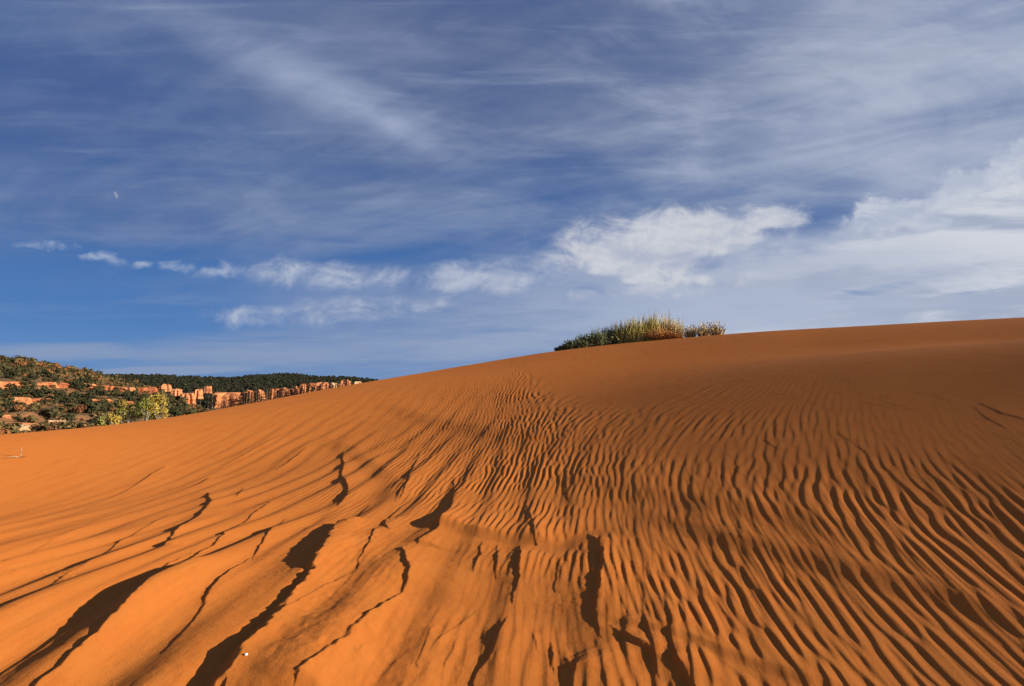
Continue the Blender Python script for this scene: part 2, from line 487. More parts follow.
def make_hill(name, soil, soil2, rock, rock2):
    m, nt, b = material(name)
    co = nt.node('ShaderNodeTexCoord').outputs['Object']
    nz = nt.sep(nt.node('ShaderNodeNewGeometry').outputs['Normal'])[2]
    n1 = nt.noise(co, .05, 6., .65)
    n2 = nt.noise(co, .22, 5., .7)
    soilc = nt.mix(nt.ss(nt.add(n1, nt.mul(nt.sub(n2, .5), .7)), .4, .6), soil, soil2)
    rockc = nt.mix(nt.ss(n2, .4, .62), rock, rock2)
    steep = nt.ss(nt.add(nz, nt.mul(nt.sub(n2, .5), .35)), .66, .86, 1., 0.)
    nt.put(b.inputs['Base Color'], nt.mix(steep, soilc, rockc))
    bump = nt.node('ShaderNodeBump'); bump.inputs['Strength'].default_value = .8; bump.inputs['Distance'].default_value = .8
    nt.put(bump.inputs['Height'], n2); nt.put(b.inputs['Normal'], bump.outputs[0])
    return m

M_SAND = make_sand()
M_ROCK = make_rock('orange_sandstone', (.42, .135, .046), (.52, .21, .085), (.44, .112, .040), (.22, .060, .028))
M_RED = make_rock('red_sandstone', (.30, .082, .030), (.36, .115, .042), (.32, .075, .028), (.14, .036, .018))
M_PALE = make_rock('pale_sandstone', (.46, .25, .12), (.52, .31, .16), (.44, .19, .08), (.28, .13, .06))
M_HILL = make_hill('scrub_hillside', (.105, .066, .028), (.20, .085, .033), (.42, .135, .045), (.48, .22, .095))
M_MESA = make_hill('wooded_mesa', (.030, .028, .018), (.045, .035, .021), (.30, .105, .042), (.38, .16, .075))
M_JUNI = simple('juniper_foliage', (.026, .026, .011), (.072, .058, .022), 1.2)
M_OLIVE = simple('olive_scrub', (.075, .054, .020), (.145, .090, .032), 1.2)
M_RUST = simple('rusty_scrub', (.14, .052, .020), (.22, .090, .032), 1.2)
M_FOREST = simple('far_forest', (.020, .021, .012), (.038, .034, .016), .12)
M_GOLD = simple('golden_leaves', (.26, .165, .022), (.36, .24, .040), 1.4)
M_LIME = simple('yellow_green_leaves', (.13, .125, .020), (.25, .20, .032), 1.4)
M_BARK = simple('pale_bark', (.26, .21, .15), (.36, .30, .22), 4.)
M_DBARK = simple('grey_bark', (.10, .075, .055), (.16, .12, .085), 4.)
M_SAGE = simple('grey_green_blades', (.075, .078, .034), (.145, .142, .060), 6.)
M_GRASS = simple('yellow_green_blades', (.25, .205, .050), (.44, .34, .095), 6.)
M_STRAW = simple('straw_blades', (.40, .29, .12), (.56, .41, .19), 6.)
M_OCHRE = simple('ochre_dead_stems', (.40, .17, .045), (.55, .27, .08), 8.)
M_DRY = simple('dry_brown_leaves', (.26, .16, .06), (.44, .30, .12), 8.)
M_TWIG = simple('dead_twig', (.26, .13, .06), (.36, .20, .10), 20.)
M_PEBBLE = simple('white_pebble', (.75, .70, .64), (.82, .78, .72), 60.)

# ------------------------------------------------------------------ the sand sheet
def build_dune():
    th = [0.0]
    st = R(.062)
    pos = list(np.arange(0, R(44), st))
    t = pos[-1]; step = st
    while t < math.pi:
        step = min(step * 1.035, R(4.0)); t += step; pos.append(min(t, math.pi))
    pos = np.array(pos)
    th = np.concatenate([-pos[:0:-1], pos])
    rs = list(np.geomspace(.12, 2.2, 40)[:-1])
    r = 2.2
    while r < 27: rs.append(r); r *= 1.0019 + .0022 * min(max((r - 4) / 12, 0), 1)
    while r < 5200: rs.append(r); r *= 1.05
    rs = np.array(rs)
    X = rs[:, None] * np.sin(th); Y = rs[:, None] * np.cos(th)
    x = X.ravel(); y = Y.ravel()
    Z = np.empty_like(x)
    CH = 400000
    for i in range(0, len(x), CH):
        Z[i:i + CH] = dune_height(x[i:i + CH], y[i:i + CH])
    o = grid_obj('sand_dune', X[:, ::-1], Y[:, ::-1], Z.reshape(X.shape)[:, ::-1], M_SAND)
    tag(o, kind='structure')
    print('dune verts', len(x))
    return o
build_dune()

def sand_z(x, y):
    return float(dune_height(np.array([float(x)]), np.array([float(y)]))[0])

# ------------------------------------------------------------------ hills
def skyline(pts):
    d = [pix_dir(*p) for p in pts]
    return (np.array([math.atan2(a[0], a[1]) for a in d]), np.array([a[2] / math.hypot(a[0], a[1]) for a in d]))

HILL_TH, HILL_EL = skyline([(-420, 330), (-250, 338), (-100, 348), (0, 359), (30, 361.5), (60, 368), (90, 372.5), (112, 377.5), (132, 382), (160, 388),
                            (190, 400), (215, 412), (240, 422), (300, 425)])
HILL_EL = HILL_EL - 3.0 / F
HR0, HR1 = 165., 385.
def hill_z(th, r):
    t = np.clip((r - HR0) / (HR1 - HR0), 0, 1.3)
    x, y = r * np.sin(th), r * np.cos(th)
    j = .05 * nlow(x, y, 130.) + .02 * nmid(x, y, 45.)
    tt = t + j
    g = lambda c, off: np.clip(.55 + .55 * nlow(x + off, y, 60.), .0, 1.1)
    T = .80 * tt ** .95
    for c, a, off in ((.10, .055, 0), (.40, .095, 40), (.66, .085, 90)):
        T = T + a * g(c, off) * S((tt - c) / .022) + a * (1 - g(c, off)) * S((tt - c + .08) / .2)
    T = np.minimum(T, 1.04)
    top = np.interp(th, HILL_TH, HILL_EL) * HR1
    z = -4.8 + (top + 4.8) * T
    z = z - np.maximum(t - 1.0, 0) * 40
    return z + .35 * nmid(x, y, 30.) * S(t * 6) - 2.5 * (t <= 0)

MESA_TH, MESA_EL = skyline([(-420, 372), (-100, 380), (60, 381), (110, 378.5), (150, 378.5), (190, 379.5), (230, 380.5), (255, 377.5), (285, 376.5), (320, 379.5),
                            (350, 380), (375, 383), (400, 388), (450, 398), (560, 404), (900, 405), (1300, 404)])
MESA_EL = MESA_EL + 2.6 / F
MR0, MR1 = 560., 900.
def mesa_z(th, r):
    t = np.clip((r - MR0) / (MR1 - MR0), 0, 1.4)
    x, y = r * np.sin(th), r * np.cos(th)
    top = np.interp(th, MESA_TH, MESA_EL) * MR1
    T = .16 * S((t + .05) / .1) + .84 * np.clip(t, 0, 1) ** .85
    z = -3.5 + (top + 3.5) * T + 2.2 * nlow(x, y, 260.) * S(t * 3) * (1 - S((t - .7) / .3)) + .5 * nmid(x, y, 60.)
    return z - np.maximum(t - 1.0, 0) * 60 - 3 * (t <= 0)

def hill_mesh(name, th0, th1, nth, r0, r1, nr, fz, mat):
    th = np.linspace(th0, th1, nth); r = np.linspace(r0, r1, nr)
    T, RR = np.meshgrid(th, r)
    z = fz(T.ravel(), RR.ravel()).reshape(T.shape)
    o = grid_obj(name, (RR * np.sin(T))[:, ::-1], (RR * np.cos(T))[:, ::-1], z[:, ::-1], mat)
    return tag(o, kind='structure')
hill_mesh('hill', R(-62), R(-20), 620, HR0 - 4, HR1 + 70, 460, hill_z, M_HILL)
hill_mesh('mesa', R(-62), R(52), 760, MR0 - 8, MR1 + 120, 200, mesa_z, M_MESA)

# ------------------------------------------------------------------ far trees
def blob_tree(seed, h, w, n, lobes, base=.12, q=.16):
    """an uneven crown of small leaf-clump faces spread through several lobes, on a short trunk"""
    r = random.Random(seed); V = []; Fc = []
    L = []
    for _ in range(lobes):
        a = r.uniform(0, 6.283); d = r.uniform(0, .34) * w
        L.append((d * math.cos(a), d * math.sin(a), h * r.uniform(base + .18, .80), w * r.uniform(.20, .34), h * r.uniform(.14, .26)))
    L.append((0, 0, h * .74, w * .22, h * .24))
    for _ in range(n):
        cx, cy, cz, rw, rh = r.choice(L)
        a, b = r.uniform(0, 6.283), math.asin(r.uniform(-1, 1)); k = r.uniform(.55, 1.06)
        p = np.array([cx + rw * k * math.cos(b) * math.cos(a), cy + rw * k * math.cos(b) * math.sin(a), max(cz + rh * k * math.sin(b), h * base * .5)])
        s = q * w * r.uniform(.5, 1.1)
        nrm = np.array([math.cos(b) * math.cos(a), math.cos(b) * math.sin(a), math.sin(b) + .3]) + np.array([r.gauss(0, .5) for _ in range(3)])
        nrm /= np.linalg.norm(nrm) + 1e-6
        t1 = np.cross(nrm, [0.3, .2, 1.]); t1 /= np.linalg.norm(t1) + 1e-6; t2 = np.cross(nrm, t1)
        i = len(V); ph = r.uniform(0, 6.28)
        for k2 in range(4):
            an = ph + k2 * 1.5708 + r.uniform(-.3, .3)
            V.append(p + s * .55 * (math.cos(an) * t1 + math.sin(an) * t2) + nrm * s * r.uniform(-.15, .15))
        Fc.append((i, i + 1, i + 2, i + 3))
    tr = w * .06
    i = len(V)
    for (zz, rr) in ((-.1 * h, tr), (h * .55, tr * .5)):
        for k2 in range(5):
            V.append(np.array([rr * math.cos(k2 * 1.2566), rr * math.sin(k2 * 1.2566), zz]))
    nleaf = len(Fc)
    for k2 in range(5): Fc.append((i + k2, i + (k2 + 1) % 5, i + 5 + (k2 + 1) % 5, i + 5 + k2))
    return V, Fc, nleaf

def cone_tree(seed, h, w, n):
    r = random.Random(seed); V = []; Fc = []
    for _ in range(n):
        t = r.random() ** .8; z = h * (.08 + .92 * t); rad = w * .5 * (1 - t) ** .85 * r.uniform(.5, 1.05) + .05
        a = r.uniform(0, 6.283); s = w * r.uniform(.10, .2) * (1.15 - .7 * t)
        p = np.array([rad * math.cos(a), rad * math.sin(a), z]); out = np.array([math.cos(a), math.sin(a), -.35]); side = np.array([-math.sin(a), math.cos(a), r.uniform(-.3, .3)])
        i = len(V); V += [p - side * s * .6, p + out * s * .4 - side * s * .1, p + out * s * 1.2, p + side * s * .6]
        Fc.append((i, i + 1, i + 2, i + 3))
    i = len(V)
    for (zz, rr) in ((-.1 * h, .05 * w), (h * .9, .01 * w)):
        for k2 in range(5): V.append(np.array([rr * math.cos(k2 * 1.2566), rr * math.sin(k2 * 1.2566), zz]))
    n0 = len(Fc)
    for k2 in range(5): Fc.append((i + k2, i + (k2 + 1) % 5, i + 5 + (k2 + 1) % 5, i + 5 + k2))
    return V, Fc, n0

def tree_mesh(name, spec, leaf):
    V, Fc, nl = spec
    me = bpy.data.meshes.new(name); me.from_pydata([tuple(v) for v in V], [], Fc)
    me.materials.append(leaf); me.materials.append(M_DBARK)
    me.polygons.foreach_set('material_index', np.array([0] * nl + [1] * (len(Fc) - nl), np.int32)); me.update()
    return me

JUN = [tree_mesh('juniper_tree', blob_tree(50 + i, 1, 1.15, 230, 6), M_JUNI) for i in range(5)]
SCR = [tree_mesh('scrub_bush', blob_tree(70 + i, 1, 1.5, 150, 6, .05, .2), m) for i, m in enumerate((M_OLIVE, M_OLIVE, M_RUST))]
PIN = [tree_mesh('pine_tree', cone_tree(90 + i, 1, .46, 260), M_JUNI) for i in range(3)]

def place(name, me, loc, h, label, cat, group, wide=1.):
    o = bpy.data.objects.new(name, me); link(o)
    o.location = loc; o.scale = (h * wide, h * wide, h); o.rotation_euler = (0, 0, random.uniform(0, 6.28))
    return tag(o, label, cat, group)

def px_to_thr(px, py_, r):
    d = pix_dir(px, py_); return math.atan2(d[0], d[1])

LEDG = [(-8, 12, 378, 384), (14, 26, 378, 385.5), (26, 37, 378.5, 381), (39, 51, 379, 386), (52, 62, 380.5, 387), (62, 74, 380, 387), (78, 92, 380, 388), (93, 104, 382, 388), (106, 118, 383, 391), (119, 132, 384, 392), (138, 153, 384, 393),
        (-6, 11, 396, 402), (11, 28, 395, 404), (36, 47, 396, 402), (80, 90, 398, 402), (92, 108, 397, 403), (112, 130, 399, 406), (42, 58, 408, 415), (-4, 8, 413, 418), (28, 36, 403, 407), (70, 78, 391, 394)]
def on_ledge(x, y, z, h):
    qx, qy = project(x, y, z); top = h / y * F
    return any(a - 1 < qx < b + 1 and qy > t + 1 and qy - top < bs - 1 and qy < bs + 5 for a, b, t, bs in LEDG)

JL = 'dark green juniper tree dotted over the rocky orange hillside at left'
SL = 'low brown and olive scrub bush growing between junipers on the left hillside'
rnd = random.Random(5)
cand = []
while len(cand) < 520:
    px = rnd.uniform(-30, 225); r = HR0 + (HR1 - HR0) * rnd.random() ** .8
    th = px_to_thr(px, 400, r)
    z = float(hill_z(np.array([th]), np.array([r]))[0])
    x, y = r * math.sin(th), r * math.cos(th)
    qx, qy = project(x, y, z)
    if nlow(np.array([x]), np.array([y]), 55.)[0] < rnd.uniform(-1.5, .3) : continue
    # keep rock ledges partly bare
    z2 = float(hill_z(np.array([th]), np.array([r + 3.]))[0])
    if z2 - z > 2.4 and rnd.random() < .85: continue
    if qx < -28 or qx > 235 or (on_ledge(x, y, z, 2.6) and rnd.random() < .40): continue
    cand.append((r, x, y, z))
cand.sort()
for k, (r, x, y, z) in enumerate(cand[:250]):
    place('juniper_tree', JUN[k % 5], (x, y, z - .15), rnd.uniform(1.5, 3.3), JL, 'tree', 'junipers on the left hillside', rnd.uniform(.9, 1.3))
def pos_on_hill(lo=-30, hi=225):
    while True:
        px = rnd.uniform(lo, hi); r = HR0 + (HR1 - HR0) * rnd.random() ** .7
        th = px_to_thr(px, 400, r); z = float(hill_z(np.array([th]), np.array([r]))[0])
        x, y = r * math.sin(th), r * math.cos(th)
        z2 = float(hill_z(np.array([th]), np.array([r + 3.]))[0])
        if z2 - z > 2.2 and rnd.random() < .9: continue
        if on_ledge(x, y, z, 1.4) and rnd.random() < .3: continue
        return r, x, y, z
sc = sorted(pos_on_hill() for _ in range(150))
for k, (r, x, y, z) in enumerate(sc):
    place('scrub_bush', SCR[k % 3], (x, y, z - .1), rnd.uniform(.8, 1.6), SL, 'bush', 'scrub bushes on the left hillside', rnd.uniform(.9, 1.4))

def scatter(name, places, protos, mats, label):
    V = []; Fc = []; MI = []; off = 0
    rr = random.Random(3)
    P = [(np.array(v), np.array([f for f in fc[:nl]], np.int64)) for v, fc, nl in protos]
    for (x, y, z, h) in places:
        k = rr.randrange(len(P)); v, f = P[k]
        a = rr.uniform(0, 6.28); w = rr.uniform(.85, 1.35)
        c, s = math.cos(a), math.sin(a)
        vv = np.stack([(v[:, 0] * c - v[:, 1] * s) * h * w + x, (v[:, 0] * s + v[:, 1] * c) * h * w + y, v[:, 2] * h + z], -1)
        V.append(vv); Fc.append(f + off); MI += [k % len(mats)] * len(f); off += len(v)
    V = np.concatenate(V); Fc = np.concatenate(Fc)
    o = mesh_obj(name, V, Fc, mats, mat_idx=MI)
    return tag(o, label, 'trees', kind='stuff')

# remaining hillside junipers and the wood on the mesa read as one mass each
scatter('juniper_wood', [(x, y, z - .2, rnd.uniform(1.6, 3.2)) for (r, x, y, z) in cand[250:]] +
        [(x, y, z - .2, rnd.uniform(.6, 1.7)) for (r, x, y, z) in (pos_on_hill() for _ in range(1700))] +
        [(x, y, z - .2, rnd.uniform(.8, 3.0)) for (r, x, y, z) in (pos_on_hill(-420, -28) for _ in range(1500))],
        [blob_tree(200 + i, 1, 1.2, 70, 5, .1, .24) for i in range(7)], [M_JUNI, M_OLIVE, M_JUNI, M_OLIVE, M_RUST, M_JUNI, M_OLIVE], 'far juniper wood covering the upper slopes of the left hill')
pl = []
while len(pl) < 9500:
    th = rnd.uniform(R(-44), R(-8)) if len(pl) < 7500 else rnd.uniform(R(-8), R(8)); r = MR0 + (MR1 - MR0) * (rnd.random() * 1.02)
    z = float(mesa_z(np.array([th]), np.array([r]))[0]); pl.append((r * math.sin(th), r * math.cos(th), z - .4, rnd.uniform(1.8, 3.6) if rnd.random() < .93 else rnd.uniform(3.6, 4.4)))
scatter('mesa_wood', pl, [blob_tree(220 + i, 1, 1.25, 46, 5, .08, .3) for i in range(3)], [M_FOREST], 'dark forest covering the long flat mesa behind the cliffs')

# ------------------------------------------------------------------ cliffs and outcrops
def crag(name, px0, px1, py_top, py_base, r, mat, seed, label, group=None, depth=1.0, cat='cliff', lean=0., levels=11, sides=22):
    """a blocky sandstone buttress: irregular plan, ledges and notches between beds, broken top"""
    rg = random.Random(seed)
    cx = (px0 + px1) / 2
    d = pix_dir(cx, 400); th = math.atan2(d[0], d[1])
    hx = math.hypot(d[0], d[1])
    dep = r * d[1] / hx                                        # distance along the view axis
    w = (px1 - px0) / F * dep
    zt = pix_dir(cx, py_top); zb = pix_dir(cx, py_base)
    z1 = zt[2] / math.hypot(zt[0], zt[1]) * r; z0 = zb[2] / math.hypot(zb[0], zb[1]) * r
    h = z1 - z0
    plan = []
    for k in range(sides):
        a = k / sides * 6.2832
        sq = 1 / max(abs(math.cos(a)), abs(math.sin(a))) ** .75
        plan.append((math.cos(a) * sq * rg.uniform(.74, 1.08), math.sin(a) * sq * rg.uniform(.6, 1.15)))
    V = []; Fc = []
    zz = -.25
    tops = [rg.uniform(-.42, .10) for _ in range(sides)]
    tops = [(tops[k] + tops[(k + 1) % sides]) / 2 for k in range(sides)]
    lv = []
    for l in range(levels):
        t = l / (levels - 1)
        lv.append((t, (1.10 - .26 * t) * (1 + rg.uniform(-.07, .05))))
        if l in (3, 6, 8): lv.append((t + .012, (1.10 - .26 * t) * (.90 + rg.uniform(-.03, .03))))
    for (t, s) in lv:
        for k, (a, b) in enumerate(plan):
            j = 1 + rg.uniform(-.05, .05)
            V.append((a * w * .5 * s * j + lean * t * w, b * w * .5 * depth * s * j, h * (t * 1.25 - .25) + (h * tops[k] * t ** 3)))
    n = len(lv)
    for l in range(n - 1):
        for k in range(sides):
            Fc.append((l * sides + k, l * sides + (k + 1) % sides, (l + 1) * sides + (k + 1) % sides, (l + 1) * sides + k))
    c = len(V); V.append((lean * w, 0, h * 1.0))
    for k in range(sides): Fc.append(((n - 1) * sides + k, (n - 1) * sides + (k + 1) % sides, c))
    o = mesh_obj(name, V, Fc, mat)
    o.location = (r * math.sin(th), r * math.cos(th), z0); o.rotation_euler = (0, 0, -th + rg.uniform(-.15, .15))
    return tag(o, label, cat, group)

GC = 'sandstone cliffs along the foot of the mesa'
crag('sandstone_cliff', 212, 242, 392.4, 409, 548, M_ROCK, 1, 'widest orange sandstone cliff wall with a flat top, left end of the row', GC, .5)
crag('sandstone_cliff', 246, 254, 390.4, 404, 546, M_ROCK, 2, 'small dark red buttress just right of the widest cliff wall', GC, .8)
crag('sandstone_cliff', 257, 265, 389.9, 403, 545, M_ROCK, 3, 'shadowed red buttress, second one right of the wide cliff wall', GC, .8)
crag('sandstone_cliff', 268.5, 277, 388.4, 401, 544, M_ROCK, 4, 'square orange buttress left of the paired orange cliff', GC, .7)
crag('sandstone_cliff', 278.5, 290, 387.4, 400, 543, M_ROCK, 5, 'paired orange cliff in the middle of the row, split by a crack', GC, .6)
crag('sandstone_cliff', 293.5, 299.5, 386.4, 399, 542, M_ROCK, 6, 'narrow red pillar right of the paired cliff', GC, .9)
crag('sandstone_cliff', 300.5, 305, 384.4, 398, 541, M_ROCK, 7, 'thin leaning red fin between two dark gaps', GC, 1., lean=.2)
crag('sandstone_cliff', 308, 311.5, 385.9, 398, 541, M_ROCK, 8, 'thinnest orange pillar beside the tall bright cliff', GC, 1.2)
crag('sandstone_cliff', 314, 330, 381.9, 397, 540, M_ROCK, 9, 'tall bright orange cliff block with a notched top', GC, .6)
crag('sandstone_cliff', 329, 336, 382.9, 393, 538, M_PALE, 10, 'pale rounded buttress leaning against the tall bright cliff', GC, .8, lean=.15)
crag('sandstone_cliff', 338, 350, 379.9, 391, 540, M_ROCK, 11, 'bright orange rounded cliff near the right end of the row', GC, .7, lean=.05)
crag('rock_outcrop', 353, 362, 381.5, 386, 545, M_PALE, 12, 'pale low outcrop at the right end of the cliffs', 'pale outcrops', .8, 'rock')
crag('rock_outcrop', 159, 172, 384, 395, 330, M_ROCK, 13, 'orange crag with a sheer dark left side above the golden tree', 'outcrops on the hill shoulder', .6, 'rock', lean=-.05)
crag('rock_outcrop', 170, 182, 388.5, 399, 325, M_ROCK, 14, 'orange stepped outcrop just right of the sheer crag', 'outcrops on the hill shoulder', .8, 'rock')
crag('rock_outcrop', 180, 194, 393, 402, 320, M_ROCK, 15, 'low sloping orange outcrop at the end of the hill shoulder', 'outcrops on the hill shoulder', .8, 'rock')
crag('rock_outcrop', 192, 203, 389, 397, 500, M_ROCK, 16, 'dull red crag in shade left of the wide cliff wall', 'outcrops below the mesa', .8, 'rock')
crag('rock_outcrop', 203, 211, 386, 392, 560, M_ROCK, 17, 'small reddish outcrop high above the wide cliff wall', 'outcrops below the mesa', .8, 'rock')
crag('rock_outcrop', 50, 68, 420, 433, 150, M_PALE, 18, 'big pale orange boulder outcrop at the foot of the left hill', 'pale boulders', .7, 'rock')
crag('rock_outcrop', 16, 38, 424.5, 434, 152, M_PALE, 19, 'low pale ledge at the foot of the left hill, left of the big boulder', 'pale boulders', .5, 'rock')
crag('rock_outcrop', 0, 20, 429, 436, 150, M_PALE, 20, 'pale slab at the left edge of the valley floor', 'pale boulders', .5, 'rock')

# individual ledges of rock cropping out of the left hill
rl = random.Random(17)
for i, (a, b, t, bs) in enumerate(LEDG):
    r = 355 + (385 - t) * 1.5 if t < 390 else (275 if t < 400 else 225)
    # rest each ledge on the hillside where its base meets it
    d = pix_dir((a + b) / 2, bs); th = math.atan2(d[0], d[1]); e = d[2] / math.hypot(d[0], d[1])
    rs = np.linspace(HR0, HR1, 500); zz = hill_z(np.full(500, th), rs)
    hit = np.nonzero(zz / rs >= e)[0]
    if len(hit): r = float(rs[hit[0]])
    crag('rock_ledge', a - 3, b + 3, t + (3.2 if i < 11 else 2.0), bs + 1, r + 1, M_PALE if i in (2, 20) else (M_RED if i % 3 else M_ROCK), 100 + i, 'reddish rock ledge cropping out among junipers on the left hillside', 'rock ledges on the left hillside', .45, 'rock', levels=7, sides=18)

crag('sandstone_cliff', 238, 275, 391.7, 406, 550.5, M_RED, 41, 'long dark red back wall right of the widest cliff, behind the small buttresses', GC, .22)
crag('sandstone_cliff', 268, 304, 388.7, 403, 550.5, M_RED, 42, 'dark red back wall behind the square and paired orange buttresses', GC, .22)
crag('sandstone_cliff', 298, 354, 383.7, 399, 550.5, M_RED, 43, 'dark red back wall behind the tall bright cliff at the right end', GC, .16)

# pines standing in the gaps between the cliffs
GP = 'dark pines between the cliffs'
for k, (px, pyb, hpx, r) in enumerate([(208, 404, 13, 538), (212, 407, 12, 536), (244, 404, 13, 536), (249, 402, 9, 532), (256, 402, 12, 535), (266.5, 401, 13, 534), (277.8, 401, 9, 533), (292, 398, 13, 533),
                                   (299.8, 396, 9, 532), (306.6, 395, 12, 531), (312.6, 394, 12, 531), (337, 389, 9, 531), (351, 386, 7, 535), (200, 404, 10, 530), (196, 406, 9, 526), (239, 406, 8, 533)]):
    d = pix_dir(px, pyb + 3); th = math.atan2(d[0], d[1]); z = d[2] / math.hypot(d[0], d[1]) * r
    place('pine_tree', PIN[k % 3], (r * math.sin(th), r * math.cos(th), z), (hpx + 3) / F * r * 1.0, 'dark conifer standing in a shadowed gap of the sandstone cliff row', 'tree', GP, 1.7)

# talus slope that carries the cliffs
th = np.linspace(R(-33), R(-10), 220); rr_ = np.linspace(470, 566, 40)
T, RR = np.meshgrid(th, rr_)
tp, te = skyline([(-50, 412), (150, 412), (212, 408), (242, 407), (290, 399), (330, 395.5), (350, 390), (380, 386), (430, 392), (520, 400)])
zz = -4.8 + (np.interp(T, tp, te) * 545 + 4.8) * S((RR - 470) / 76) + .4 * nmid(RR * np.sin(T), RR * np.cos(T), 30.)
tag(grid_obj('talus_slope', (RR * np.sin(T))[:, ::-1], (RR * np.cos(T))[:, ::-1], zz[:, ::-1], M_HILL), kind='structure')

# ------------------------------------------------------------------ broadleaf trees and valley scrub
def tube(V, Fc, p, q, r0, r1, n=6):
    p = np.array(p, float); q = np.array(q, float); d = q - p; d /= np.linalg.norm(d) + 1e-9
    a = np.cross(d, [.2, .3, 1]); a /= np.linalg.norm(a) + 1e-9; b = np.cross(d, a)
    i = len(V)
    for (c, r) in ((p, r0), (q, r1)):
        for k in range(n):
            an = k * 6.2832 / n; V.append(c + r * (math.cos(an) * a + math.sin(an) * b))
    for k in range(n): Fc.append((i + k, i + (k + 1) % n, i + n + (k + 1) % n, i + n + k))

def broadleaf(px, py_top, py_base, wpx, r, leaf, seed, label, group=None, n=1500):
    rg = random.Random(seed)
    d = pix_dir(px, py_base); th = math.atan2(d[0], d[1]); x, y = r * math.sin(th), r * math.cos(th)
    z = float(macro(np.array([x]), np.array([y]))[0])
    zt = pix_dir(px, py_top); h = zt[2] / math.hypot(zt[0], zt[1]) * r - z
    w = wpx / F * y
    root = empty('cottonwood_tree', (x, y, z), label, 'tree', group)
    V = []; Fc = []; tips = []
    tube(V, Fc, (0, 0, -.2), (0, .05 * w, h * .35), .16, .11)
    for k in range(11):
        a = rg.uniform(0, 6.28); b0 = np.array([0, .05 * w, h * rg.uniform(.12, .36)])
        e = np.array([math.cos(a) * w * rg.uniform(.12, .42), math.sin(a) * w * rg.uniform(.12, .42), h * rg.uniform(.42, .88)])
        tube(V, Fc, b0, e, .07, .03, 5); tips.append(e)
        for _ in range(3):
            e2 = e + np.array([rg.gauss(0, .13) * w, rg.gauss(0, .13) * w, rg.uniform(-.12, .16) * h]); tube(V, Fc, e, e2, .03, .01, 4); tips.append(e2)
    mesh_obj('trunk', V, Fc, M_BARK, root)
    V = []; Fc = []
    for _ in range(n):
        e = rg.choice(tips); s = rg.uniform(.10, .24)
        p = e + np.array([rg.gauss(0, .075) * w, rg.gauss(0, .075) * w, rg.gauss(0, .06) * h])
        q = max(p[2], .12 * h) / h; p[2] = q * h if q < .92 else h * (.86 + rg.gauss(0, .05))
        kk = math.sqrt(max(.12, 1 - ((q - .52) / .52) ** 2)); p[0] *= kk; p[1] *= kk
        t1 = np.array([rg.gauss(0, 1) for _ in range(3)]); t1 /= np.linalg.norm(t1); t2 = np.cross(t1, [rg.gauss(0, 1) for _ in range(3)]); t2 /= np.linalg.norm(t2) + 1e-6
        i = len(V); V += [p - t1 * s, p + t2 * s * .6, p + t1 * s, p - t2 * s * .6]; Fc.append((i, i + 1, i + 2, i + 3))
    mesh_obj('crown', V, Fc, leaf, root)

GT = 'autumn cottonwoods at the edge of the dune'
broadleaf(157, 392, 424, 20, 128, M_GOLD, 1, 'tall golden yellow cottonwood, the right-hand tree of the autumn row', GT, 1100)
broadleaf(145, 396, 424, 22, 136, M_LIME, 2, 'yellow-green cottonwood close left of the golden one', GT, 900)
broadleaf(130, 401, 426, 20, 132, M_LIME, 3, 'dull greenish cottonwood with sparse leaves in the middle of the row', GT, 600)
broadleaf(121, 397, 426, 11, 140, M_GOLD, 4, 'thin yellow cottonwood rising behind brown scrub', GT, 520)
broadleaf(111, 411, 428, 13, 126, M_GOLD, 5, 'low bright yellow sapling near the left end of the autumn row', GT, 600)
broadleaf(101, 415, 429, 9, 124, M_LIME, 6, 'smallest yellow-green sapling, left end of the autumn row', GT, 420)

# scrub on the valley floor between dune and hill
gs = random.Random(23)
for k in range(145):
    px = gs.uniform(-10, 225); r = gs.uniform(112, 200)
    d = pix_dir(px, 420); th = math.atan2(d[0], d[1]); x, y = r * math.sin(th), r * math.cos(th)
    z = max(float(macro(np.array([x]), np.array([y]))[0]), float(hill_z(np.array([th]), np.array([r]))[0]) if r > HR0 else -99.)
    east = px > 165
    place('scrub_bush', SCR[2] if (east and gs.random() < .6) or gs.random() < .25 else SCR[k % 2], (x, y, z - .1), gs.uniform(.8, 1.9) * (1.1 if not east else 1.0),
          'knee-high brown and rusty scrub bush at the foot of the left hill beyond the dune', 'bush', 'scrub on the valley floor', gs.uniform(.9, 1.3))

# ------------------------------------------------------------------ shrubs on the crest
def blade(V, Fc, p, tip, w, rg, seg=3, droop=.0):
    p = np.array(p); tip = np.array(tip); a = rg.uniform(0, 3.14); side = np.array([math.cos(a), math.sin(a), 0])
    bow = np.array([rg.gauss(0, .03), rg.gauss(0, .03), droop])
    i = len(V)
    for k in range(seg + 1):
        t = k / seg; c = p + (tip - p) * t + bow * 4 * t * (1 - t); ww = w * (1 - t) ** .6 * .5 + .001
        V.append(c - side * ww); V.append(c + side * ww)
    for k in range(seg): Fc.append((i + 2 * k, i + 2 * k + 1, i + 2 * k + 3, i + 2 * k + 2))

